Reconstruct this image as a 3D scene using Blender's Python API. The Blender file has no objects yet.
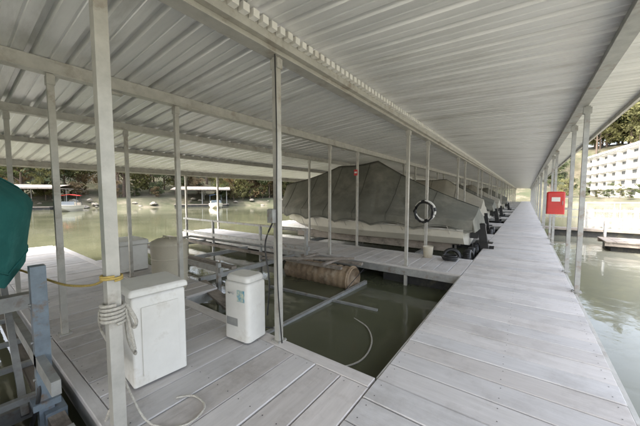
import bpy, math, random
from mathutils import Vector, Matrix, noise
random.seed(7)
D=bpy.data; S=bpy.context.scene
COL=S.collection
# ------------------------------------------------------------ materials
def mk(name,c1,c2=None,rough=0.6,metal=0.0,scale=3.0,stretch=(1,1,1),bump=0.0,bscale=None,tone=False,spec=0.5,detail=6,dirt=None,dscale=1.2,dlo=.5,dhi=.72,dstretch=(1,1,1)):
    m=D.materials.new(name); m.use_nodes=True
    nt=m.node_tree; N=nt.nodes; L=nt.links
    b=N['Principled BSDF']; b.inputs['Roughness'].default_value=rough
    b.inputs['Metallic'].default_value=metal
    b.inputs['Specular IOR Level'].default_value=spec
    if c2 is None: c2=tuple(x*0.8 for x in c1)
    tc=N.new('ShaderNodeTexCoord'); mp=N.new('ShaderNodeMapping'); mp.inputs['Scale'].default_value=stretch
    L.new(tc.outputs['Object'],mp.inputs['Vector'])
    nz=N.new('ShaderNodeTexNoise'); nz.inputs['Scale'].default_value=scale; nz.inputs['Detail'].default_value=detail
    nz.inputs['Roughness'].default_value=.65
    L.new(mp.outputs[0],nz.inputs['Vector'])
    rp=N.new('ShaderNodeValToRGB'); rp.color_ramp.elements[0].position=.32; rp.color_ramp.elements[1].position=.68
    rp.color_ramp.elements[0].color=(*c2,1); rp.color_ramp.elements[1].color=(*c1,1)
    L.new(nz.outputs['Fac'],rp.inputs[0]); out=rp.outputs[0]
    if dirt:
        m2=N.new('ShaderNodeMapping'); m2.inputs['Scale'].default_value=dstretch; L.new(tc.outputs['Object'],m2.inputs['Vector'])
        n2=N.new('ShaderNodeTexNoise'); n2.inputs['Scale'].default_value=dscale; n2.inputs['Detail'].default_value=6
        n2.inputs['Roughness'].default_value=.7
        L.new(m2.outputs[0],n2.inputs['Vector'])
        r2=N.new('ShaderNodeValToRGB'); r2.color_ramp.elements[0].position=dlo; r2.color_ramp.elements[1].position=dhi
        L.new(n2.outputs['Fac'],r2.inputs[0])
        mx=N.new('ShaderNodeMix'); mx.data_type='RGBA'; L.new(r2.outputs[0],mx.inputs[0]); L.new(out,mx.inputs[6])
        mx.inputs[7].default_value=(*dirt,1); out=mx.outputs[2]
    if tone:
        at=N.new('ShaderNodeAttribute'); at.attribute_name='tone'
        mx=N.new('ShaderNodeMix'); mx.data_type='RGBA'; mx.blend_type='MULTIPLY'; mx.inputs[0].default_value=1
        L.new(out,mx.inputs[6]); L.new(at.outputs['Color'],mx.inputs[7]); out=mx.outputs[2]
    L.new(out,b.inputs['Base Color'])
    if bump:
        bp=N.new('ShaderNodeBump'); bp.inputs['Strength'].default_value=bump; bp.inputs['Distance'].default_value=.02
        if bscale:
            n3=N.new('ShaderNodeTexNoise'); n3.inputs['Scale'].default_value=bscale; n3.inputs['Detail'].default_value=4
            L.new(mp.outputs[0],n3.inputs['Vector']); L.new(n3.outputs['Fac'],bp.inputs['Height'])
        else: L.new(nz.outputs['Fac'],bp.inputs['Height'])
        L.new(bp.outputs[0],b.inputs['Normal'])
    return m
M={}
M['deckX']=mk('deck_plank',(.63,.60,.575),(.54,.51,.485),.6,scale=2.2,stretch=(1,9,9),bump=.2,tone=True,dirt=(.36,.33,.30),dscale=1.8,dlo=.50,dhi=.84)
M['deckY']=mk('deck_plank_cross',(.61,.575,.55),(.51,.48,.455),.6,scale=2.2,stretch=(9,1,9),bump=.2,tone=True,dirt=(.31,.275,.245),dscale=2.1,dlo=.50,dhi=.82)
M['roof']=mk('roof_sheet_metal',(.82,.81,.79),(.66,.655,.64),.36,.2,scale=1.5,stretch=(.3,3,1),bump=.03,dirt=(.44,.42,.38),dscale=1.1,dlo=.52,dhi=.82,dstretch=(.5,2.5,1))
M['steel']=mk('galvanised_steel',(.42,.42,.40),(.30,.30,.29),.5,.4,scale=8,bump=.05,dirt=(.24,.18,.13),dscale=5,dlo=.54,dhi=.72)
M['steel_l']=mk('galvanised_steel_light',(.52,.50,.45),(.40,.385,.345),.45,.25,scale=6,bump=.05,dirt=(.25,.20,.15),dscale=3.5,dlo=.53,dhi=.76)
M['bluesteel']=mk('blue_grey_steel',(.22,.27,.31),(.15,.18,.21),.5,.2,scale=9,dirt=(.2,.13,.08),dscale=6,dlo=.54,dhi=.68)
M['wood']=mk('weathered_wood',(.36,.31,.26),(.22,.19,.16),.8,scale=4,stretch=(1,8,8),bump=.4,dirt=(.1,.085,.07),dscale=3)
M['dark']=mk('dark_float',(.035,.035,.032),(.02,.02,.02),.7,scale=5,bump=.2,dirt=(.09,.08,.05),dscale=4)
M['rust']=mk('rusty_float',(.33,.24,.15),(.16,.11,.07),.75,scale=5,bump=.5,dirt=(.42,.36,.27),dscale=3.5)
M['black']=mk('black_rubber',(.02,.02,.02),(.012,.012,.012),.45,scale=5)
M['white']=mk('white_plastic',(.76,.74,.69),(.67,.65,.60),.4,scale=3,bump=.03,dirt=(.46,.41,.33),dscale=3.2,dlo=.55,dhi=.82)
M['cream']=mk('cream_plastic',(.60,.54,.43),(.50,.46,.36),.5,scale=3,dirt=(.33,.28,.21),dscale=3,dlo=.54,dhi=.82)
M['gel']=mk('hull_gelcoat',(.66,.62,.52),(.56,.53,.45),.25,scale=1.5,dirt=(.35,.31,.22),dscale=1.4,dlo=.58,dhi=.8)
M['red']=mk('red_paint',(.60,.035,.03),(.48,.03,.025),.35,scale=4)
M['blue']=mk('blue_paint',(.04,.12,.30),(.03,.09,.22),.4,scale=4)
M['label']=mk('label_print',(.12,.33,.45),(.75,.72,.5),.4,scale=22,detail=1)
M['tarp']=mk('canvas_grey',(.185,.182,.15),(.125,.123,.10),.85,scale=1.6,bump=.5,bscale=5,dirt=(.27,.255,.21),dscale=1.1,dlo=.48,dhi=.75)
M['tarp2']=mk('canvas_tan',(.40,.37,.30),(.30,.275,.225),.85,scale=2,bump=.4,bscale=6)
M['seam']=mk('canvas_seam',(.09,.09,.075),(.07,.07,.06),.9,scale=9)
M['teal']=mk('canvas_teal',(.035,.18,.165),(.02,.12,.11),.85,scale=2,bump=.8,bscale=4,dirt=(.06,.23,.21),dscale=2,spec=.25)
M['rope']=mk('rope_white',(.6,.57,.5),(.38,.35,.3),.9,scale=60,bump=.6)
M['yrope']=mk('rope_yellow',(.58,.42,.12),(.4,.29,.09),.8,scale=60,bump=.4)
M['wallw']=mk('white_render_wall',(.82,.81,.78),(.74,.73,.70),.7,scale=.4)
M['glass']=mk('window_glass',(.06,.075,.085),(.035,.045,.05),.1,scale=.6)
M['bark']=mk('bark',(.16,.12,.09),(.08,.06,.045),.9,scale=5)
M['rock']=mk('rock',(.30,.27,.22),(.18,.16,.13),.9,scale=2)
def leafmat(name,c1,c2):
    m=mk(name,c1,c2,.6,scale=.5,detail=1); nt=m.node_tree; b=nt.nodes['Principled BSDF']
    t=nt.nodes.new('ShaderNodeBsdfTranslucent'); mx=nt.nodes.new('ShaderNodeMixShader'); mx.inputs[0].default_value=.4
    src=b.inputs['Base Color'].links[0].from_socket
    nt.links.new(src,t.inputs['Color']); nt.links.new(b.outputs[0],mx.inputs[1]); nt.links.new(t.outputs[0],mx.inputs[2])
    nt.links.new(mx.outputs[0],nt.nodes['Material Output'].inputs['Surface']); return m
M['leafA']=leafmat('leaves_green',(.10,.12,.05),(.05,.065,.028))
M['leafB']=leafmat('leaves_yellow_green',(.20,.195,.075),(.10,.10,.04))
M['leafC']=leafmat('leaves_rust',(.22,.145,.075),(.12,.09,.045))
M['ground']=mk('ground_earth_grass',(.115,.10,.065),(.055,.065,.032),.95,scale=.15,dirt=(.16,.14,.10),dscale=.3,dlo=.5,dhi=.65)
def water():
    m=D.materials.new('lake_water'); m.use_nodes=True; nt=m.node_tree; N=nt.nodes; L=nt.links
    b=N['Principled BSDF']; b.inputs['Roughness'].default_value=.04; b.inputs['IOR'].default_value=1.34
    tc=N.new('ShaderNodeTexCoord')
    nz=N.new('ShaderNodeTexNoise'); nz.inputs['Scale'].default_value=.25; nz.inputs['Detail'].default_value=4
    L.new(tc.outputs['Object'],nz.inputs['Vector'])
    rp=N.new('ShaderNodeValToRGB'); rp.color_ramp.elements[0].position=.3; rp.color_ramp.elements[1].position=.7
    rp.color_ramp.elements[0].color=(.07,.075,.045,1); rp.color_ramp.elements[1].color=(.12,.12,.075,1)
    L.new(nz.outputs['Fac'],rp.inputs[0])
    # pale sky glare right of the dock, painted into the water colour (world metres)
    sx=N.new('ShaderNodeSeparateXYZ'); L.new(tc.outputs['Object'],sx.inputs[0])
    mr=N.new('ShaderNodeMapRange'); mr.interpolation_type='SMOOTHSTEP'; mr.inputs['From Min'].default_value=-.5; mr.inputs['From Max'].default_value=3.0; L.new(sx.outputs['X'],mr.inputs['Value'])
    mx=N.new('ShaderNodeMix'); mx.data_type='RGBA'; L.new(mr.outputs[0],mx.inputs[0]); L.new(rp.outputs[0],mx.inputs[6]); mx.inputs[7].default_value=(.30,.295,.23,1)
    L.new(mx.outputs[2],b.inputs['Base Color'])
    n1=N.new('ShaderNodeTexNoise'); n1.inputs['Scale'].default_value=2.2; n1.inputs['Detail'].default_value=4; n1.inputs['Distortion'].default_value=.6
    n2=N.new('ShaderNodeTexNoise'); n2.inputs['Scale'].default_value=.35; n2.inputs['Detail'].default_value=3
    L.new(tc.outputs['Object'],n1.inputs['Vector']); L.new(tc.outputs['Object'],n2.inputs['Vector'])
    ad=N.new('ShaderNodeMath'); ad.operation='MULTIPLY_ADD'; ad.inputs[1].default_value=2.0
    L.new(n2.outputs['Fac'],ad.inputs[0]); L.new(n1.outputs['Fac'],ad.inputs[2])
    bp=N.new('ShaderNodeBump'); bp.inputs['Strength'].default_value=.24; bp.inputs['Distance'].default_value=.025
    L.new(ad.outputs[0],bp.inputs['Height']); L.new(bp.outputs[0],b.inputs['Normal'])
    return m
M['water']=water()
# ------------------------------------------------------------ mesh builder
class MB:
    def __init__(s): s.v=[];s.f=[];s.t=[];s.m=[];s.sm=[]
    def add(s,vs,fs,mat=0,tone=(1,1,1),smooth=False,mx=None):
        o=len(s.v)
        s.v+= [tuple(mx@Vector(p)) for p in vs] if mx else [tuple(p) for p in vs]
        for f in fs: s.f.append([i+o for i in f]); s.m.append(mat); s.t.append(tone); s.sm.append(smooth)
    def box(s,x0,x1,y0,y1,z0,z1,mat=0,tone=(1,1,1),ch=0,mx=None):
        if x0>x1:x0,x1=x1,x0
        if y0>y1:y0,y1=y1,y0
        if ch:
            r=[]
            for (i,zz,c) in ((0,z0,0),(1,z1-ch,0),(2,z1,ch)):
                r+=[(x0+c,y0+c,zz),(x1-c,y0+c,zz),(x1-c,y1-c,zz),(x0+c,y1-c,zz)]
            fs=[[3,2,1,0]]
            for k in (0,4):
                for i in range(4): j=(i+1)%4; fs.append([k+i,k+j,k+4+j,k+4+i])
            fs.append([8,9,10,11]); s.add(r,fs,mat,tone,mx=mx); return
        vs=[(x0,y0,z0),(x1,y0,z0),(x1,y1,z0),(x0,y1,z0),(x0,y0,z1),(x1,y0,z1),(x1,y1,z1),(x0,y1,z1)]
        s.add(vs,[[3,2,1,0],[4,5,6,7],[0,1,5,4],[1,2,6,5],[2,3,7,6],[3,0,4,7]],mat,tone,mx=mx)
    def beam(s,p,q,w,h,mat=0,tone=(1,1,1)):
        p=Vector(p);q=Vector(q);d=q-p;L=d.length
        R=d.to_track_quat('X','Z').to_matrix().to_4x4(); R.translation=p
        s.box(0,L,-w/2,w/2,-h/2,h/2,mat,tone,mx=R)
    def tube(s,pts,r,n=8,mat=0,closed=False,tone=(1,1,1)):
        pts=[Vector(p) for p in pts]; k=len(pts); vs=[];fs=[]
        for i,p in enumerate(pts):
            a=pts[(i-1)%k] if (closed or i>0) else p; b=pts[(i+1)%k] if (closed or i<k-1) else p
            d=(b-a).normalized(); up=Vector((0,0,1)) if abs(d.z)<.9 else Vector((1,0,0))
            u=d.cross(up).normalized(); w=d.cross(u)
            rr=r[i] if isinstance(r,(list,tuple)) else r
            for j in range(n):
                an=2*math.pi*j/n; vs.append(p+(u*math.cos(an)+w*math.sin(an))*rr)
        for i in range(k if closed else k-1):
            for j in range(n):
                a=i*n+j;b=i*n+(j+1)%n;c=((i+1)%k)*n+(j+1)%n;e=((i+1)%k)*n+j
                fs.append([a,b,c,e])
        s.add(vs,fs,mat,tone,True)
        if not closed: s.add(vs[:n],[list(range(n))],mat,tone); s.add(vs[-n:],[list(range(n))],mat,tone)
    def lathe(s,c,prof,n=24,mat=0,axis='Z',tone=(1,1,1)):
        vs=[];fs=[]
        for (r,z) in prof:
            for j in range(n):
                a=2*math.pi*j/n
                if axis=='Z': vs.append((c[0]+r*math.cos(a),c[1]+r*math.sin(a),c[2]+z))
                elif axis=='X': vs.append((c[0]+z,c[1]+r*math.cos(a),c[2]+r*math.sin(a)))
                else: vs.append((c[0]+r*math.cos(a),c[1]+z,c[2]+r*math.sin(a)))
        for i in range(len(prof)-1):
            for j in range(n): fs.append([i*n+j,i*n+(j+1)%n,(i+1)*n+(j+1)%n,(i+1)*n+j])
        s.add(vs,fs,mat,tone,True)
    def build(s,name,mats,parent=None,loc=None,data_only=False):
        me=D.meshes.new(name); me.from_pydata(s.v,[],s.f)
        for m in mats: me.materials.append(M[m])
        me.polygons.foreach_set('material_index',s.m); me.polygons.foreach_set('use_smooth',s.sm)
        ca=me.color_attributes.new('tone','FLOAT_COLOR','CORNER')
        buf=[]
        for f,t in zip(s.f,s.t): buf+= [t[0],t[1],t[2],1.0]*len(f)
        ca.data.foreach_set('color',buf); me.update()
        if data_only: return me
        o=D.objects.new(name,me); COL.objects.link(o)
        if parent: o.parent=parent
        if loc: o.location=loc
        return o
def empty(name,loc=(0,0,0),rz=0,parent=None):
    e=D.objects.new(name,None); e.location=loc; e.rotation_euler=(0,0,rz); COL.objects.link(e); e.empty_display_size=.2
    if parent: e.parent=parent
    return e
def tn(a=.86,b=1.06):
    v=random.uniform(a,b); w=random.uniform(-.015,.02); return (v+w,v,v-w)
# ------------------------------------------------------------ layout
XL,XR=-1.02,0.70; WZ=-.45; YN,YF=-8,88; SP=5.7; FN0,FN1=.60,2.25; XE=-12.2
nF=15
wk=empty('dock_walkway')
mb=MB(); y=YN; P=.285
while y<YF:
    t=tn(.89,1.05); mb.box(XL,XR,y,y+P-.011,-.045+random.uniform(-.002,.001),random.uniform(-.0025,.0025),0,t,ch=.006); y+=P
mb.build('planks',['deckX'],wk)
mb=MB()
mb.box(XL+.03,XL+.09,YN,YF,-.24,-.05); mb.box(XR-.09,XR-.03,YN,YF,-.24,-.05)
mb.box(-.2,-.14,YN,YF,-.2,-.05)
mb.box(XL-.018,XL-.004,YN,FN0,-.2,-.008)
for k in range(nF):
    mb.box(XL-.018,XL-.004,FN1+k*SP+.02,FN0+(k+1)*SP-.02,-.2,-.008)
mb.box(XR+.004,XR+.04,YN,YF,-.19,-.012)
mb.build('edge_rails',['steel_l'],wk)
mb=MB(); y=YN
while y<YF: mb.box(XL+.14,XR-.14,y,y+2.2,-.62,-.245); y+=2.9
mb.build('floats',['dark'],wk)
mb=MB()
y=.9
while y<14:
    yy=YN+math.ceil((y-YN)/P)*P
    for x in (XL+.07,XL+.9,XR-.07):
        for o in (.06,.21):
            cx,cy=x+random.uniform(-.008,.008),yy+o; r=.0055
            mb.add([(cx+r*math.cos(a*math.pi/3),cy+r*math.sin(a*math.pi/3),.0045) for a in range(6)],[list(range(6))])
    y+=P
x=XL-.014-.14
while x>-6:
    for yy in (FN0+.13,FN0+.75,FN1-.2):
        for o in (-.07,.07):
            cx,cy=x+o,yy+random.uniform(-.006,.006); r=.0055
            mb.add([(cx+r*math.cos(a*math.pi/3),cy+r*math.sin(a*math.pi/3),.0045) for a in range(6)],[list(range(6))])
    x-=.285
mb.build('screws',['dark'],wk)
for k in range(-1,nF):
    y0,y1=FN0+k*SP,FN1+k*SP
    fk=empty('finger_dock')
    mb=MB(); x=XL-.01-.004; w=.285
    while x>XE:
        t=tn(.85,1.05); mb.box(x-w+.011,x,y0+.09,y1-.15,-.045,random.uniform(-.003,.003),0,t,ch=.006); x-=w
    if k==0:
        x=-4.4
        while x>-8.4:
            mb.box(x-w+.01,x,y1+.01,y1+.62,-.045,random.uniform(-.002,.003),0,tn(.82,1.0),ch=.006); x-=w
    mb.build('planks',['deckY'],fk)
    mb=MB()
    mb.box(XE,XL-.02,y1-.145,y1,-.045,.001,0,tn(.92,1.02),ch=.005); mb.box(XE,XL-.02,y0,y0+.085,-.045,.001,0,tn(.9,1),ch=.005)
    mb.build('edge_planks',['deckX'],fk)
    mb=MB()
    mb.box(XE,XL-.03,y1-.05,y1-.008,-.21,-.047); mb.box(XE,XL-.03,y0+.008,y0+.05,-.21,-.047)
    if k==0: mb.box(-8.4,-4.42,y1+.55,y1+.6,-.2,-.047); mb.box(-4.47,-4.41,y1,y1+.545,-.2,-.047)
    mb.build('edge_rails',['steel'],fk)
    mb=MB(); x=XL-.2
    while x>XE+1.5: mb.box(x-1.6,x,y0+.2,y1-.2,-.62,-.1); x-=2.3
    mb.build('floats',['dark'],fk)
# ------------------------------------------------------------ roof structure
rf=empty('covered_dock_roof')
def zr(x): return 3.36-.042*(x+2.2) if x>-2.2 else 3.30+.066*(x+2.2)
def sheet(name,x0,z0,x1,z1,h=.034,per=.30):
    vs=[];fs=[];y=YN
    prof=[(0,0),(.085,0),(.092,.009),(.108,.009),(.115,0),(.20,0),(.222,h),(.262,h),(.285,0)]
    row=[]
    while y<YF:
        for (a,b) in prof: row.append((y+a*per/.3,b))
        y+=per
    for (yy,b) in row: vs+=[(x0,yy,z0+b),(x1,yy,z1+b)]
    for i in range(len(row)-1): fs.append([2*i,2*i+1,2*i+3,2*i+2])
    mb=MB(); mb.add(vs,fs); return mb.build(name,['roof'],rf)
sheet('roof_sheet_walkway',-2.3,zr(-2.1)+.01,1.35,zr(1.35),h=.045)
sheet('roof_sheet_slips',XE-.3,zr(XE-.3),-2.22,3.298,h=.055)
mb=MB()
for x,h,w,z in ((-4.35,.15,.07,zr(-4.35)),(-6.3,.12,.06,zr(-6.3)),(-8.6,.10,.05,zr(-8.6)),(-11.9,.16,.07,zr(-11.9))):
    mb.box(x-w/2,x+w/2,YN,YF,z-h,z-.004); mb.box(x-w/2-.03,x+w/2+.03,YN,YF,z-h-.012,z-h-.001)
mb.box(-2.26,-2.20,YN,YF,3.12,3.285); mb.box(-2.28,-2.13,YN,YF,3.105,3.119)
z=zr(.68); mb.box(.64,.72,YN,YF,z-.13,z-.006,1); mb.box(.61,.75,YN,YF,z-.145,z-.131,1)
mb.box(1.33,1.375,YN,YF,zr(1.35)-.07,zr(1.35)+.05,0)
mb.box(XE-.33,XE-.29,YN,YF,zr(XE-.3)-.12,zr(XE-.3)+.05,0)
mb.build('purlins',['steel_l','steel'],rf)
mb=MB(); y=YN
while y<70:
    mb.box(-2.126,-2.055,y,y+.07,3.275,3.345); y+=.115
mb.build('closure_blocks',['white'],rf)
mb=MB(); mb.box(-2.195,-2.13,YN,YF,3.20,3.345); mb.build('closure_strip',['steel_l'],rf)
mb=MB(); mb.tube([(-4.42,YN,3.02),(-4.42,40,3.02)],.013,6)
for k in range(0,7): mb.box(-4.46,-4.39,1.4+SP*k,1.52+SP*k,2.97,3.06,1)
mb.tube([(-2.30,YN,3.14),(-2.30,40,3.14)],.011,6)
mb.build('electrical_conduit',['steel','steel_l'],rf)
mb=MB()
def post(x,y,zt,w=.075,zb=-.5,m=0):
    mb.box(x-w/2,x+w/2,y-w/2,y+w/2,zb,zt,m)
    mb.box(x-w/2-.03,x+w/2+.03,y-w/2-.03,y+w/2+.03,.003,.014,m)
    for a in (-1,1):
        for b in (-1,1): mb.box(x+a*(w/2+.018)-.006,x+a*(w/2+.018)+.006,y+b*(w/2+.018)-.006,y+b*(w/2+.018)+.006,.014,.026,1)
    mb.box(x-w/2-.02,x+w/2+.02,y-w/2-.006,y+w/2+.006,zt-.12,zt-.02,m)
for k in range(-1,nF):
    for j,yy in enumerate((FN0+.05+k*SP,FN1-.05+k*SP)):
        big=(k==0 and j==0)
        post(-2.2,yy,3.104,.075 if big else .066)
        post(-4.35,yy+(.15 if big else 0),zr(-4.35)-.16,.06)
        post(-6.3,yy,zr(-6.3)-.13,.055)
        post(-11.9,yy,zr(-11.9)-.17,.07)
        post(.70+.045,yy,zr(.68)-.147,.066,m=1)
mb.build('posts',['steel_l','steel'],rf)
mb=MB()
mb.tube([(XL-.06,2.4,-.16),(XL-.07,3.5,-.17),(XL-.06,6.1,-.16)],.028,8); mb.tube([(XL-.13,2.3,-.27),(XL-.12,4,-.3),(XL-.13,6.1,-.27)],.035,8,1)
mb.build('dock_conduit',['steel','black'])
# ------------------------------------------------------------ boats
def lerp(pts,x):
    for (a,b),(c,d) in zip(pts,pts[1:]):
        if a<=x<=c:
            t=(x-a)/(c-a); return b+(d-b)*t-.09*(c-a)/3*math.sin(math.pi*t)
    return pts[0][1] if x<pts[0][0] else pts[-1][1]
def hull(L,B,H,mats,name,parent,z0=0):
    secs=[];n=18
    for i in range(n+1):
        s=i/n; b=B/2*(1-max(0,(s-.45)/.55)**2.2)+.02; k=H*.75*max(0,(s-.6)/.4)**2
        g=H+.18*s
        secs.append([(0,k),(b*.82,k+(H*.28)*(1-.3*s)),(b*.97,max(H*.6,k+H*.25)),(b,g-.06),(b+.03,g-.05),(b+.03,g),(b-.08,g+.01),(0,g+.05)])
    mb=MB();m=len(secs[0])
    for sg in (1,-1):
        vs=[]
        for i,sec in enumerate(secs):
            for (y,z) in sec: vs.append((-L*i/n,sg*y,z0+z))
        for i in range(n):
            for j in range(m-1):
                a=i*m+j; f=[a,a+1,a+m+1,a+m]; mb.add([vs[q] for q in f],[[0,1,2,3] if sg>0 else [3,2,1,0]],1 if j in(3,4) else 0)
        mb.add([(0,sg*y,z0+z) for y,z in secs[0]],[list(range(m))])
    return mb.build(name,mats,parent)
def outdrive(parent,z0):
    mb=MB()
    mb.box(.02,.22,-.16,.16,z0+.15,z0+.55,0,ch=.04)
    mb.box(.12,.42,-.13,.13,z0+.5,z0+.62,0,ch=.03)
    mb.beam((.3,0,z0+.55),(.42,0,z0-.25),.14,.22)
    mb.box(.2,.62,-.14,.14,z0+.02,z0+.05)
    mb.lathe((.28,0,z0-.22),[(0,-.05),(.06,0),(.08,.1),(.07,.3),(0,.36)],12,axis='X')
    for a in range(3):
        an=a*2.094; mb.beam((.58,0.05*math.cos(an),z0-.22+.05*math.sin(an)),(.6,.2*math.cos(an),z0-.22+.2*math.sin(an)),.13,.02)
    return mb.build('outdrive',['black'],parent)
def tarp(name,x0,x1,hw,ridge,edge,mat,parent,seed=0,skirt=.35,boxy=False):
    ns,nt=150,72; vs=[];fs=[]
    pk=max(ridge,key=lambda p:p[1]); px=pk[0]
    for i in range(ns+1):
        s=i/ns; x=x0+(x1-x0)*s
        f=s
        w=(hw)*(1-max(0,(.5-f)/.5)**2.4*.62)
        w*= 1-(.15 if not boxy else .5)*max(0,(f-.85)/.15)**(1 if not boxy else 2.5)
        rz=lerp(ridge,x)
        ed=edge+.16*(1-f)
        for j in range(nt+1):
            t=-1.22+2.44*j/nt; at=abs(t)
            if at<=1:
                h=(1-at); z=ed+(rz-ed)*((.72*h+.28*h*h) if not boxy else (1-at**3)); y=w*t
                r=min(1,at*1.8)
                ang=math.atan2(at*hw*1.3,(x-px)+1e-4)
                cr=abs(math.sin(ang*5+seed+.5*noise.noise(Vector((x*.4,t,seed)))))
                z-=.06*(1-min(1,cr*2.2))*r*min(1,(1-at)*5)
                z+=noise.noise(Vector((x*.8+seed,t*1.6,seed)))*.035*min(1,h*3+.2)
                z+=.05*abs(math.sin(x*2.2+seed))*max(0,at-.8)/.2
            else:
                q=(at-1)/.22; sk=.035*math.sin(x*8+seed)+.03*noise.noise(Vector((x*5,q,seed)))
                y=math.copysign(w+sk*q+.01-(.1*q if boxy else 0),t); z=ed+.05*abs(math.sin(x*2.2+seed))-skirt*q*(1-.3*abs(math.sin(x*2.2+seed)))-.01
            vs.append((x,y,z))
    for i in range(ns):
        for j in range(nt):
            a=i*(nt+1)+j; fs.append([a,a+nt+1,a+nt+2,a+1])
    mb=MB(); mb.add(vs,fs,0,smooth=True)
    for i0 in (0,ns):
        ev=[];ef=[]; ed=edge+(.16 if i0==0 else 0)
        for j in range(nt+1):
            p=vs[i0*(nt+1)+j]; ev.append(p); ev.append((p[0]+(.05 if i0 else -.05)+.03*math.sin(j*1.1),p[1],min(p[2],ed-skirt*.9)))
        for j in range(nt): ef.append([2*j,2*j+1,2*j+3,2*j+2])
        mb.add(ev,ef,0,smooth=True)
    def P(i,j,o=.006):
        p=vs[i*(nt+1)+j]; return (p[0],p[1]+(o if p[1]>0 else -o),p[2]+o)
    for i in range(12,ns,23): mb.tube([P(i,j) for j in range(2,nt-1,2)],.008,4,1)
    mb.tube([P(i,nt//2) for i in range(0,ns+1,3)],.009,4,1)
    for j in (1,nt-1): mb.tube([P(i,j,.004) for i in range(0,ns+1,2)],.008,4,1)
    return mb.build(name,[mat,'seam' if mat!='teal' else 'teal'],parent)
def covered(y,xs,L,hw,ridge,edge,mat,seed,name='covered_boat',z0=.05,H=.62,skirt=.35,boxy=False):
    e=empty(name,(xs,y,0)); hull(L,hw*2-.32-(.5 if boxy else 0),H,['gel','steel_l'],'hull',e,z0)
    if not boxy: outdrive(e,z0+.10)
    tarp('tarp_cover',-L-.15,.22,hw,[(a-xs,b) for a,b in ridge],edge,mat,e,seed,skirt,boxy)
    mb=MB()
    if not boxy:
        for k in range(9):
            x=-.4-k*(L-1.5)/9; 
            for sg in (-1,1): mb.tube([(x,sg*(hw+.02)*(1 if k<5 else 1-.03*(k-4)),edge-.15),(x+.1,sg*hw*.72,z0+.15)],.008,5)
    mb.box(-L*.85,-.4,-.75,-.6,z0-.14,z0+.14,1); mb.box(-L*.85,-.4,.6,.75,z0-.14,z0+.14,1)
    mb.beam((-1.2,-1.5,z0-.2),(-1.2,1.5,z0-.2),.12,.14,2); mb.beam((-L*.7,-1.5,z0-.2),(-L*.7,1.5,z0-.2),.12,.14,2)
    mb.build('straps_and_bunks',['rope','wood','steel'],e)
    return e
covered(9.95,-1.4,7.75,1.42,[(-9.4,2.12),(-8.9,2.22),(-6.3,2.84),(-4.6,2.92),(-1.1,1.22)],.92,'tarp',3)
covered(15.7,-1.9,7.5,1.4,[(-10,1.6),(-9,2.0),(-5.2,2.5),(-3.4,2.45),(-1.6,1.4)],.95,'tarp2',11)
covered(21.4,-1.9,7.0,1.4,[(-9,1.3),(-8,1.9),(-5.2,2.3),(-3.8,2.4),(-1.5,1.2)],.95,'tarp',21)
covered(27.1,-2.0,7.0,1.4,[(-9,1.3),(-8,1.9),(-5.2,2.4),(-3.8,2.5),(-1.5,1.2)],.95,'tarp2',31)
covered(38.5,-2.0,7.0,1.4,[(-9,1.3),(-8,1.9),(-5.2,2.4),(-3.8,2.5),(-1.5,1.2)],.95,'tarp',41)
covered(-.93,-2.72,6.5,1.40,[(-9.3,2.0),(-8,2.1),(-4,2.18),(-3.1,2.12),(-2.45,1.9)],1.58,'teal',51,z0=.82,H=.6,skirt=.62,boxy=True)
# ------------------------------------------------------------ boat lift in the open slip
mb=MB()
for yy in (3.1,5.75):
    mb.beam((-11,yy,.22),(-4.6,yy,.22),.06,.10); 
    for x in (-4.7,-6.5,-9,-10.8): mb.beam((x,yy,-.6),(x,yy,.75 if yy>4 else .35),.07,.07)
mb.beam((-11,5.75,.72),(-4.7,5.75,.72),.05,.06)
for x in (-5.2,-7.2,-9.6): mb.beam((x,3.0,-.05),(x,5.8,-.05),.09,.1)
mb.beam((-10.6,3.6,.12),(-4.9,3.6,.12),.12,.06,1); mb.beam((-10.6,4.9,.12),(-4.9,4.9,.12),.12,.06,1)
mb.beam((-5.0,2.9,-.02),(-3.6,2.6,-.1),.2,.04,1); mb.beam((-4.6,3.3,.0),(-3.3,2.5,-.08),.14,.04,1)
mb.tube([(-9.5,3,.1),(-7.5,4.1,.5),(-5.4,5.2,.25)],.03,8)
# low cross arms just breaking the surface, with cables
mb.beam((-3.1,2.6,-.47),(-3.0,5.9,-.42),.07,.09); mb.beam((-4.6,4.35,-.44),(-2.1,4.6,-.46),.06,.08)
mb.tube([(-3.05,5.9,-.1),(-3.05,5.0,-.40)],.008,5,2); mb.tube([(-3.1,2.3,-.1),(-3.1,3.0,-.43)],.008,5,2)
mb.build('boat_lift',['steel','wood','black'])
mb=MB()
prof=[(0,-.95),(.22,-.95),(.26,-.93)]
z=-.9
while z<.9: prof+=[(.27,z),(.285,z+.03),(.285,z+.09),(.27,z+.12)]; z+=.18
prof+=[(.26,.93),(.31,.93),(.31,.97),(.24,.97),(.24,.93),(0,.92)]
mb.lathe((-4.1,5.5,-.28),prof,28,axis='X')
mb.build('flotation_tank',['rust'])
mb=MB(); mb.beam((-4.9,5.2,-.0),(-3.3,5.28,-.0),.1,.06); mb.beam((-4.9,5.82,-.0),(-3.1,5.9,-.0),.1,.06)
mb.beam((-4.5,5.1,.06),(-4.5,6,.06),.08,.05); mb.beam((-3.7,5.1,.06),(-3.7,6,.06),.08,.05)
mb.beam((-5.2,4.6,.1),(-3.2,5.7,.16),.05,.05)
mb.build('timber_frame',['wood'])
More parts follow.
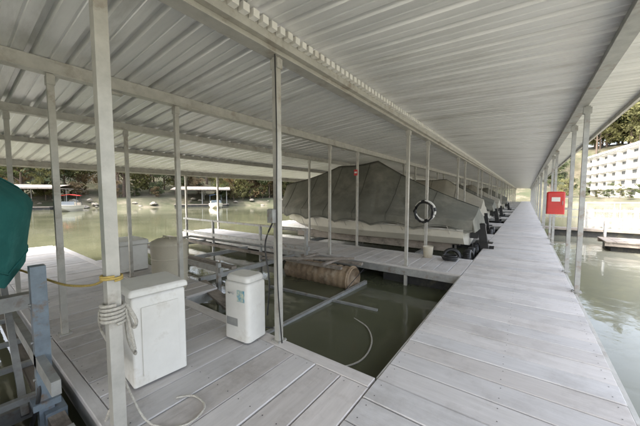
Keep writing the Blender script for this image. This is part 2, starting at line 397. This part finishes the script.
def smooth(pts,k=6):
    P=[Vector(p) for p in pts]; P=[P[0]]+P+[P[-1]]; o=[]
    for i in range(1,len(P)-2):
        for q in range(k):
            t=q/k; a,b,c,d=P[i-1],P[i],P[i+1],P[i+2]
            o.append(.5*((2*b)+(c-a)*t+(2*a-5*b+4*c-d)*t*t+(3*b-a-3*c+d)*t**3))
    return o+[P[-2]]
mb=MB(); mb.tube(smooth([(-2.15,2.3,-.1),(-2.1,2.45,-.38),(-1.9,2.6,WZ+.01),(-1.62,3.0,WZ+.01),(-1.68,3.5,WZ+.01),(-1.95,3.9,WZ+.01),(-2.3,4.1,WZ-.01)]),.012,6)
mb.build('floating_hose',['rope'])
# tyre fenders by the boat stern
e=empty('tyre_fenders',(0,0,0)); mb=MB()
def tyre(c,tilt,r=.26):
    R=Matrix.Translation(Vector(c))@Matrix.Rotation(tilt[0],4,'X')@Matrix.Rotation(tilt[1],4,'Y')
    pr=[(r*.62,-.07),(r*.7,-.095),(r*.92,-.09),(r,-.06),(r,.06),(r*.92,.09),(r*.7,.095),(r*.62,.07),(r*.62,-.07)]
    o=MB(); o.lathe((0,0,0),pr,22); 
    for a in range(22):
        an=a*.2856; o.box(r*.99,r*1.02,-.02,.02,-.055,.055,mx=Matrix.Rotation(an,4,'Z'))
    for f,sm in zip(o.f,o.sm): pass
    mb.add(o.v,o.f,0,smooth=True,mx=R)
tyre((-1.20,8.5,-.10),(.2,1.35)); tyre((-1.22,9.15,-.14),(0,1.45)); tyre((-1.2,9.9,-.1),(-.1,1.4)); tyre((-1.42,8.75,-.3),(.4,.3)); tyre((-1.21,10.6,-.12),(0,1.4)); tyre((-1.6,8.28,-.05),(1.3,.2),.24)
tyre((-1.2,14.2,-.1),(.1,1.4)); tyre((-1.2,15.2,-.1),(.1,1.4))
mb.build('tyres',['black'],e)
# ------------------------------------------------------------ near-left lift and clutter
mb=MB()
mb.beam((-3.05,.42,-.35),(-3.05,.42,1.1),.09,.09,0)
mb.beam((-8.5,.40,.35),(-2.5,.40,.35),.05,.10,2); mb.beam((-8.5,.1,-.02),(-2.2,.1,-.02),.05,.12,2)
mb.beam((-8.5,.46,-.12),(-2.1,.46,-.12),.10,.07,1); mb.beam((-8,-.2,.12),(-2.1,-.2,.12),.14,.05,1)
for x in (-2.6,-3.3,-4.0,-4.7,-5.6,-6.5): mb.beam((x,-.3,-.05),(x,.5,-.05),.05,.05,2)
mb.beam((-3.5,.35,-.3),(-4.6,.35,.9),.05,.05,2)
mb.box(-3.13,-2.97,.34,.50,-.02,.03,0); mb.box(-3.16,-2.94,.40,.53,-.28,-.06,0)
mb.beam((-3.6,-1.9,-.3),(-3.6,.4,-.3),.12,.12,2);mb.beam((-7.6,-1.9,-.3),(-7.6,.4,-.3),.12,.12,2)
for z in (.2,.5,.8): mb.tube([(-3.05,.36,z),(-3.05,.48,z)],.012,6,2)
mb.build('boat_lift',['bluesteel','wood','steel'])
mb=MB(); mb.lathe((-3.1,-.1,-.35),[(0,-1.2),(.25,-1.2),(.27,-1.1),(.27,1.1),(.25,1.2),(0,1.2)],20,axis='X'); mb.build('flotation_tank',['dark'])
mb=MB(); px,py=-2.2,.65
def helix(cx,cy,z0,z1,turns,r,rr):
    mb.tube([(cx+r*math.cos(a)*(1+.05*math.sin(3*a)),cy+r*math.sin(a),z0+(z1-z0)*a/(turns*6.283)) for a in [turns*6.283*i/(turns*14) for i in range(turns*14+1)]],rr,6)
helix(px,py,.80,.93,5,.064,.012)
mb.tube(smooth([(px-.07,py+.03,.85),(px-.13,py+.08,.6),(px-.1,py+.03,.3),(px-.2,py+.0,.05),(px-.28,py-.06,-.2),(px-.33,py-.15,-.4)]),.012,6)
mb.tube(smooth([(px-.05,py-.06,.88),(px-.2,py-.02,.7),(px-.17,py+.06,.45),(px-.05,py+.1,.2),(px+.1,py+.16,.02),(px+.3,py+.3,.012),(px+.26,py+.48,.012),(px+.08,py+.50,.012),(px-.02,py+.40,.012)]),.008,6)
mb.tube(smooth([(px+.03,py+.07,.9),(px+.09,py+.1,.8),(px+.05,py+.1,.74),(px-.02,py+.09,.82)]),.012,6)
mb.tube(smooth([(px-.03,py+.07,.9),(px-.06,py+.1,.62),(px-.0,py+.12,.52),(px+.05,py+.09,.66),(px+.04,py+.06,.88)]),.010,6)
mb.build('mooring_rope',['rope'])
mb=MB()
mb.tube(smooth([(px-.05,py,1.10),(px-.3,py-.02,1.0),(px-.6,py-.08,.95),(px-.9,py-.12,.93),(px-1.3,py-.2,.95),(px-2.2,py-.4,1.0)]),.009,6)
helix(px,py,1.09,1.12,2,.058,.008)
mb.build('yellow_rope',['yrope'])
mb=MB(); mb.tube(smooth([(-3.12,.42,.9),(-3.2,.40,.5),(-3.0,.38,.1),(-3.1,.3,-.3)]),.014,6)
mb.build('black_hose',['black'])
# ------------------------------------------------------------ dock boxes
def rbox(mb,x0,x1,y0,y1,z0,z1,r,mat=0,ex=0,n=5):
    def ring(i,z):
        o=[]
        for (cx,cy,a0) in ((x1-r-i,y1-r-i,0),(x0+r+i,y1-r-i,90),(x0+r+i,y0+r+i,180),(x1-r-i,y0+r+i,270)):
            for k in range(n): a=math.radians(a0+90*k/(n-1)); o.append((cx+r*math.cos(a),cy+r*math.sin(a),z))
        return o
    R=[ring(0,z0),ring(0,z1-.03),ring(.008,z1-.01),ring(.025,z1)]
    m=4*n; vs=sum(R,[]);fs=[]
    for i in range(3):
        for j in range(m): fs.append([i*m+j,i*m+(j+1)%m,(i+1)*m+(j+1)%m,(i+1)*m+j])
    mb.add(vs,fs,mat,smooth=True); mb.add(R[3],[list(range(m))],mat)
e=empty('dock_box',(-2.76,1.12,0),math.radians(-4)); mb=MB()
rbox(mb,-.24,.19,-.22,.22,.02,.80,.02); rbox(mb,-.27,.21,-.24,.24,.806,.86,.02); mb.box(-.2,.15,-.18,.18,0,.02,1)
mb.box(-.03,.03,-.246,-.22,.74,.82,2,ch=.004); mb.box(.195,.201,-.15,.15,.1,.7,0)
mb.build('cabinet',['white','black','steel'],e)
e=empty('white_utility_box',(-2.58,2.05,0),math.radians(6)); mb=MB()
rbox(mb,-.20,.18,-.15,.15,.02,.68,.05); rbox(mb,-.19,.17,-.14,.14,.686,.75,.06)
mb.build('body',['white'],e); mb=MB()
mb.box(.02,.13,-.156,-.152,.47,.60); mb.build('label',['label'],e)
mb=MB(); mb.box(-.15,.02,-.154,-.1515,.18,.27); mb.tube([(-.02,-.17,.55),(-.02,-.19,.57),(-.08,-.19,.57),(-.08,-.17,.55)],.006,6); mb.build('vent_and_handle',['steel'],e)
mb=MB(); mb.lathe((0,0,0),[(0,.01),(.24,.01),(.255,.03),(.275,.3),(.29,.78),(.30,.80),(.30,.83),(.285,.84),(.28,.86),(.20,.90),(.05,.91),(0,.91)],32)
for zz in (.28,.55): mb.lathe((0,0,0),[(.277,zz),(.288,zz+.01),(.288,zz+.03),(.28,zz+.04)],32)
mb.tube([(.12,-.05,.90),(.1,-.05,.94),(-.1,-.05,.94),(-.12,-.05,.90)],.012,6)
mb.build('trash_barrel',['cream'],loc=(-4.95,2.32,0))
e=empty('dock_box',(-7.1,2.42,0)); mb=MB(); rbox(mb,-.4,.35,-.28,.28,.02,.58,.04); rbox(mb,-.42,.37,-.3,.3,.583,.68,.05); mb.build('cabinet',['white'],e)
e=empty('life_ring',(-2.2,7.78,1.22)); mb=MB()
R=.26
for q in range(4):
    for (a0,a1,m) in ((0,20,1),(20,90,0)):
        pts=[(R*math.cos(math.radians(q*90+a0+(a1-a0)*i/8)),-.03,R*math.sin(math.radians(q*90+a0+(a1-a0)*i/8))) for i in range(9)]
        mb.tube(pts,.034 if m==0 else .038,10,m)
mb.tube([(0,-.03,.2),(0,.02,.32)],.008,6,1)
mb.build('ring',['white','black'],e)
mb=MB(); mb.tube([((.21+.014*(i%5))*math.cos(i*.5),-.09-.001*i,(.25+.012*(i%4))*math.sin(i*.5)-.03) for i in range(90)],.013,5); mb.build('rope_coil',['black'],e)
mb=MB(); mb.box(-.06,.06,-.012,.0,-.09,.09,0,ch=0); mb.box(-.045,.045,-.0145,-.0125,-.02,.03,1); mb.box(-.01,.01,0,.03,-.05,.05,2)
mb.build('red_sign',['red','white','steel'],loc=(-4.35,7.80,2.35))
e=empty('fire_extinguisher_cabinet',(.50,7.85,1.24)); mb=MB()
rbox(mb,-.15,.15,-.10,.10,0,.48,.02); mb.box(-.125,.125,-.106,-.101,.04,.44,0); 
mb.box(-.07,.07,-.110,-.107,.27,.36,1); mb.box(-.153,-.151,-.06,.06,.15,.35,1); mb.tube([(.11,-.11,.2),(.11,-.13,.21),(.11,-.13,.27),(.11,-.11,.28)],.006,6,2)
mb.box(.15,.22,-.03,.03,.1,.14,2);mb.box(.15,.22,-.03,.03,.35,.39,2)
mb.build('cabinet',['red','white','steel'],e)
mb=MB(); mb.tube(smooth([(-2.15,2.13,3.1),(-2.145,2.14,2.2),(-2.15,2.13,1.3),(-2.14,2.14,.5),(-2.13,2.2,-.2)]),.007,6)
mb.box(-2.25,-2.17,2.09,2.15,1.35,1.50,1,ch=.01)
mb.tube(smooth([(-2.2,2.12,1.35),(-2.3,2.1,1.1),(-2.24,2.1,.7),(-2.3,2.12,.3)]),.009,6)
mb.build('power_cable',['black','steel'])
mb=MB(); mb.lathe((0,0,0),[(0,0),(.11,0),(.13,.28),(.135,.29),(.12,.28),(.10,.03),(0,.03)],20); mb.build('water_bucket',['cream'],loc=(-2.05,7.6,.005))
mb=MB()
for k in range(4):
    r=.15+.02*(k%3); mb.tube([(r*math.cos(a*.35),r*math.sin(a*.35),.025+.033*k+.008*math.sin(a)) for a in range(18)],.016,6,0,True)
mb.build('hose_coil',['black'],loc=(-1.5,7.55,0))
e=empty('outboard_motor',(-1.7,12.6,0)); mb=MB(); rbox(mb,-.2,.2,-.15,.15,.75,1.15,.08); mb.beam((0,0,.8),(0,0,.1),.1,.16); mb.box(-.1,.2,-.09,.09,.25,.28); mb.beam((-.3,-.2,0),(-.05,0,.8),.05,.05,1); mb.beam((-.3,.2,0),(-.05,0,.8),.05,.05,1); mb.beam((.25,0,0),(.05,0,.7),.05,.05,1); mb.build('motor_and_stand',['black','steel'],e)
# ------------------------------------------------------------ right side: gangway and low docks
e=empty('gangway',(0,0,0)); mb=MB()
for yy in (24,25.4):
    mb.beam((3,yy,.1),(24,yy,.35),.06,.08); mb.beam((3,yy,1.15),(24,yy,1.4),.05,.05); mb.beam((3,yy,.62),(24,yy,.87),.04,.04)
    for i in range(15): x=3+i*1.5; z=.012*(x-3); mb.beam((x,yy,.1+z),(x,yy,1.15+z),.045,.045)
for i in range(70): x=3+i*.3; mb.box(x,x+.28,24.03,25.37,.11+.012*(x-3),.15+.012*(x-3),1)
mb.build('truss_and_deck',['steel','wood'],e)
mb=MB()
for i in range(16): mb.box(2.4+i*.29,2.4+i*.29+.28,14.5,16.0,-.1,-.06,0,ch=.004)
mb.box(2.4,7.0,14.55,14.65,-.24,-.1);mb.box(2.4,7.0,15.85,15.95,-.24,-.1)
mb.box(2.6,6.8,14.8,15.7,-.55,-.245,1)
for x in (2.6,6.8): mb.lathe((x,15.9,0),[(.05,-.9),(.05,.6),(0,.62)],12,2)
mb.build('floating_dock',['wood','dark','steel'])
mb=MB()
mb.beam((.79,19.2,-.08),(9,19.2,-.08),.7,.1); mb.beam((.8,19.5,.9),(9,19.5,.9),.05,.05,1); mb.beam((.8,19.5,.5),(9,19.5,.5),.04,.04,1)
for i in range(7): mb.beam((1.2+1.3*i,19.5,-.6),(1.2+1.3*i,19.5,.92),.06,.06,1)
mb.box(1,8.8,19,19.4,-.55,-.14,2)
mb.build('side_dock',['wood','steel','dark'])
# ------------------------------------------------------------ terrain & water
def e_in(x,y):
    n=6*noise.noise(Vector((x*.02,y*.02,3)))+1.5*noise.noise(Vector((x*.12,y*.12,8)))
    return min((x+66-.6*y)/1.166,90-y,170-x,y+170)+n
def gz(x,y):
    e=e_in(x,y)
    if e>0: return -.45-min(e*.3,3)
    q=-e; h=min(q*.55,1.6)+ (max(0,q-5)*.34)
    h=h if h<16 else 16+(h-16)*.25
    h=min(h,42)
    if y>85:
        tx=max(0,min(1,(x-2)/6)); ty=max(0,min(1,(162-y)/14))
        h=h*(1-tx*ty)+min(h,1.2)*tx*ty
        h+=5*math.exp(-((x-34)**2+(y-190)**2)/1300)
    return -.45+h+1.0*noise.noise(Vector((x*.05,y*.05,0)))*min(1,q/8)
vs=[];fs=[]
ax=[];x=-900.
while x<=900: ax.append(x); x+= 5 if -160<x<220 else 40
n=len(ax)
for y in ax:
    for x in ax: vs.append((x,y,gz(x,y)))
for j in range(n-1):
    for i in range(n-1): a=j*n+i; fs.append([a,a+1,a+n+1,a+n])
mb=MB(); mb.add(vs,fs,0,smooth=True); mb.build('ground',['ground'])
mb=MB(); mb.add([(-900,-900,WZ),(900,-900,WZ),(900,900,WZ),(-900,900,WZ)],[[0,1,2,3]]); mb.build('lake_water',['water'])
mb=MB()
for i in range(420):
    y=random.uniform(-25,88); x=-66+.6*y+random.uniform(-9,4)
    if not(-2.5<e_in(x,y)<.2): continue
    r=random.uniform(.2,.7); c=Vector((x,y,max(gz(x,y),-.55)))
    n1=7; vs=[]
    for (h,w) in [(.0,1),(.35,.95),(.6,.7),(.75,.3)]:
        for j in range(n1):
            a=j*6.283/n1+random.uniform(-.25,.25); vs.append(c+Vector((r*w*math.cos(a)*random.uniform(.75,1.2),r*w*math.sin(a)*random.uniform(.75,1.2),r*h*.9*random.uniform(.8,1.15))))
    f=[]
    for k in range(3):
        for j in range(n1): f.append([k*n1+j,k*n1+(j+1)%n1,(k+1)*n1+(j+1)%n1,(k+1)*n1+j])
    f.append([3*n1+j for j in range(n1)])
    mb.add(vs,f)
mb.build('shore_rocks',['rock'])
# ------------------------------------------------------------ trees
def tree_mesh(seed,H,leaf,nl,ls,low=0):
    rnd=random.Random(seed); mb=MB()
    pts=[Vector((0,0,-1))];
    for i in range(6): pts.append(Vector((rnd.uniform(-.25,.25)*i*.5,rnd.uniform(-.25,.25)*i*.5,H*.15*(i+.6))))
    mb.tube(pts,[.022*H*(1-i/7.5) for i in range(7)],7,0)
    cl=[]
    for i in range(18):
        b=pts[rnd.randint(1 if low else 2,6)]; a=rnd.uniform(0,6.283); l=H*rnd.uniform(.16,.34)
        e=b+Vector((math.cos(a)*l,math.sin(a)*l,l*rnd.uniform(.0,.8)))
        m=(b+e)/2+Vector((0,0,.06*l)); mb.tube([b,m,e],[.009*H,.005*H,.002*H],5,0)
        cl.append((e,H*rnd.uniform(.09,.17))); cl.append((m,H*rnd.uniform(.06,.12)))
        a+=rnd.uniform(-1,1); e2=m+Vector((math.cos(a)*l*.5,math.sin(a)*l*.5,l*.3)); mb.tube([m,e2],[.004*H,.0015*H],4,0); cl.append((e2,H*rnd.uniform(.07,.13)))
    cl.append((pts[6]+Vector((0,0,H*.05)),H*.14))
    for i in range(nl):
        c,r=rnd.choice(cl); 
        v=Vector((rnd.gauss(0,1),rnd.gauss(0,1),rnd.gauss(0,1))).normalized()*r*rnd.random()**.45
        v.z*=.75; p=c+v
        u=Vector((rnd.gauss(0,1),rnd.gauss(0,1),rnd.gauss(0,1))).normalized(); w=u.orthogonal().normalized(); s=ls*rnd.uniform(.5,1.2)
        mb.add([p-u*s,p+w*s*.5,p+u*s,p-w*s*.5],[[0,1,2,3]],1 if rnd.random()<.85 else 2)
    return mb.build('tree_mesh',['bark',leaf,'leafB'],data_only=True)
TM=[tree_mesh(1,11,'leafA',3400,.30),tree_mesh(2,13,'leafB',3400,.32),tree_mesh(3,9,'leafC',2600,.26,1),tree_mesh(4,12,'leafA',2600,.32,1),tree_mesh(5,10,'leafB',3000,.28,1)]
tl=empty('treeline')
def tree(x,y,i,s,z=None):
    o=D.objects.new('tree',TM[i]); COL.objects.link(o); o.parent=tl
    o.location=(x,y,gz(x,y) if z is None else z); o.rotation_euler=(0,0,random.uniform(0,6.28)); o.scale=(s,s,s*random.uniform(.9,1.15))
cnt=0
while cnt<135:
    y=random.uniform(-15,110); q=3+40*random.random()**1.6
    x=-66+.6*y-q*1.166
    if e_in(x,y)>-1.8: continue
    tree(x,y,random.choice((0,1,1,1,2,3,4,4)),random.uniform(.6,1.2)); cnt+=1
cnt=0
while cnt<150:
    y=random.uniform(-10,100); q=1+20*random.random()
    x=-66+.6*y-q*1.166
    if e_in(x,y)>-.6: continue
    tree(x,y,random.choice((2,3,4,4)),random.uniform(.2,.45)); cnt+=1
cnt=0
while cnt<70:
    x=random.uniform(-25,75); y=random.uniform(93,195)
    if e_in(x,y)>-2.5 : continue
    if 9<x<62 and 92<y<160: continue
    tree(x,y,random.choice((0,1,3,4)),random.uniform(.9,1.5)); cnt+=1
for (x,y,s) in ((8,97,.45),(12,98,.3),(16,96,.28),(21,95,.25),(6,104,.7),(26,94,.3),(18,97,.3),(10,108,.4),(14,94.5,.22),(23,96,.26),(19,94,.2)): tree(x,y,random.choice((0,3,4)),s)
for i in range(34):
    x=random.uniform(22,62); y=random.uniform(163,182); tree(x,y,random.choice((1,4,0,1)),random.uniform(1.5,2.2))
# ------------------------------------------------------------ apartment building
L_=50;ang=math.atan2(50,-8)
b=empty('apartment_building',(25.5,100,-.2),ang)
mb=MB();st=2.9;nst=5;base=.9
mb.box(0,L_,-14,-1.6,-4,base+nst*st)
for s_ in range(nst+1): mb.box(-.1,L_+.1,-1.597,.1,base+s_*st-.16,base+s_*st+.12)
nb=8
for i in range(nb+1): x=i*L_/nb; mb.box(x-.12,x+.12,-1.59,-.35,base+.121,base+nst*st-.161)
mb.box(-.3,L_+.3,-14.3,.4,base+nst*st+.121,base+nst*st+.7)
mb.box(0,L_,-1.5,.05,-4,base-.17)
for s_ in range(nst):
    for i in range(nb):
        x=i*L_/nb; z=base+s_*st+.12
        mb.box(x+.35,x+3.4,-1.597,-1.55,z+.03,z+2.35,1); mb.box(x+3.7,x+5.8,-1.597,-1.55,z+.7,z+2.2,1)
        mb.box(x+1.82,x+1.9,-1.549,-1.53,z+.03,z+2.3,0)
        mb.box(x+.0,x+L_/nb-.0,.0,.05,z+.95,z+1.03,2)
        k=x+.3
        while k<x+L_/nb-.2: mb.box(k,k+.06,.01,.04,z,z+.95,0); k+=.3
    for yy in (-4.5,-8,-11.5): mb.box(-.04,-.003,yy-.7,yy+.7,base+s_*st+1,base+s_*st+2.4,1)
for i in range(6): mb.box(4+i*8,6.5+i*8,-9,-6,base+nst*st+.7,base+nst*st+1.5,0)
mb.build('walls_and_balconies',['wallw','glass','steel'],b)
# ------------------------------------------------------------ distant docks and boats on the left shore
def far_dock(x,y,rz,n,w=4.2,Ld=9):
    e=empty('covered_dock',(x,y,WZ),rz); mb=MB()
    W=n*w
    mb.box(-W/2,W/2,-1,0,.35,.45,1); mb.box(-W/2,W/2,-.9,-.1,-.2,.349,3)
    for i in range(n+1):
        xx=-W/2+i*w; mb.box(xx-.4,xx+.4,0.003,Ld,.35,.44,1); mb.box(xx-.3,xx+.3,.1,Ld-.1,-.2,.349,3)
        for yy in (.3,Ld/2,Ld-.3): mb.box(xx-.05,xx+.05,yy-.05,yy+.05,.44,3.1,2)
    mb.add([(-W/2-.6,-1.2,3.1),(W/2+.6,-1.2,3.1),(W/2+.6,Ld/2,3.7),(-W/2-.6,Ld/2,3.7),(-W/2-.6,Ld+.6,3.1),(W/2+.6,Ld+.6,3.1)],[[0,1,2,3],[3,2,5,4]],0)
    mb.box(-W/2-.6,W/2+.6,-1.25,-1.2,2.95,3.15,0); mb.box(-W/2-.6,W/2+.6,Ld+.6,Ld+.65,2.95,3.15,0)
    mb.box(-W/2-.65,-W/2-.6,-1.2,Ld+.6,2.95,3.1,0);mb.box(W/2+.6,W/2+.65,-1.2,Ld+.6,2.95,3.1,0)
    mb.build('dock_structure',['wood','wood','steel','dark'],e)
def boat(x,y,rz,L,mat,canopy,z=WZ-.25):
    e=empty('motorboat',(x,y,z),rz); hull(L,2.0,.9,[mat,'gel'],'hull',e)
    mb=MB()
    mb.add([(-L*.55,-.8,1.0),(-L*.55,.8,1.0),(-L*.48,.7,1.5),(-L*.48,-.7,1.5)],[[0,1,2,3]],1)
    mb.box(-L*.4,-L*.33,-.7,.7,.95,1.4,0); mb.box(-.9,-.3,-.8,.8,.95,1.3,0)
    if canopy:
        for a in (-1,1):
            mb.beam((-L*.45,a*.9,1.0),(-L*.4,a*.85,2.3),.04,.04,1); mb.beam((-L*.1,a*.9,1.0),(-L*.15,a*.85,2.3),.04,.04,1)
        mb.add([(-L*.48,-1,2.25),(-L*.48,0,2.42),(-L*.48,1,2.25),(-L*.1,-1,2.25),(-L*.1,0,2.42),(-L*.1,1,2.25)],[[0,1,4,3],[1,2,5,4]],2)
    mb.build('windshield_seats_canopy',['cream','glass',canopy or 'white'],e)
far_dock(-57,6,math.radians(59),2); far_dock(-47,28,math.radians(55),2)
boat(-50,11,math.radians(150),5,'cream','red'); boat(-43,28,math.radians(150),5,'cream','blue')
boat(-53,4,math.radians(10),5,'gel','blue'); boat(-30,48,math.radians(150),5.5,'cream',None)
# ------------------------------------------------------------ light
az,el=math.radians(212),math.radians(48)
w=D.worlds.new('World'); S.world=w; w.use_nodes=True; nt=w.node_tree
sk=nt.nodes.new('ShaderNodeTexSky'); sk.sky_type='NISHITA'; sk.sun_disc=False; sk.sun_elevation=el; sk.sun_rotation=az
sk.air_density=1.0; sk.dust_density=5.0; sk.ozone_density=.6
hs=nt.nodes.new('ShaderNodeHueSaturation'); hs.inputs['Saturation'].default_value=.5
bg=nt.nodes['Background']; bg.inputs['Strength'].default_value=1.0
nt.links.new(sk.outputs[0],hs.inputs['Color']); nt.links.new(hs.outputs[0],bg.inputs['Color'])
sl=D.lights.new('sun','SUN'); sl.energy=5; sl.angle=math.radians(.5); sl.color=(1,.95,.87)
so=D.objects.new('sun',sl); COL.objects.link(so)
dirv=Vector((math.sin(az)*math.cos(el),math.cos(az)*math.cos(el),math.sin(el)))
so.rotation_euler=(-dirv).to_track_quat('-Z','Y').to_euler(); so.location=(0,0,50)
# ------------------------------------------------------------ camera
c=D.cameras.new('camera'); co=D.objects.new('camera',c); COL.objects.link(co)
c.sensor_width=36; c.lens=15.75; c.clip_start=.02; c.clip_end=3000
co.location=(0,0,1.65); co.rotation_euler=(math.radians(90-3.7),0,math.radians(36.4))
S.camera=co
S.view_settings.view_transform='Standard'; S.view_settings.look='None'; S.view_settings.exposure=0
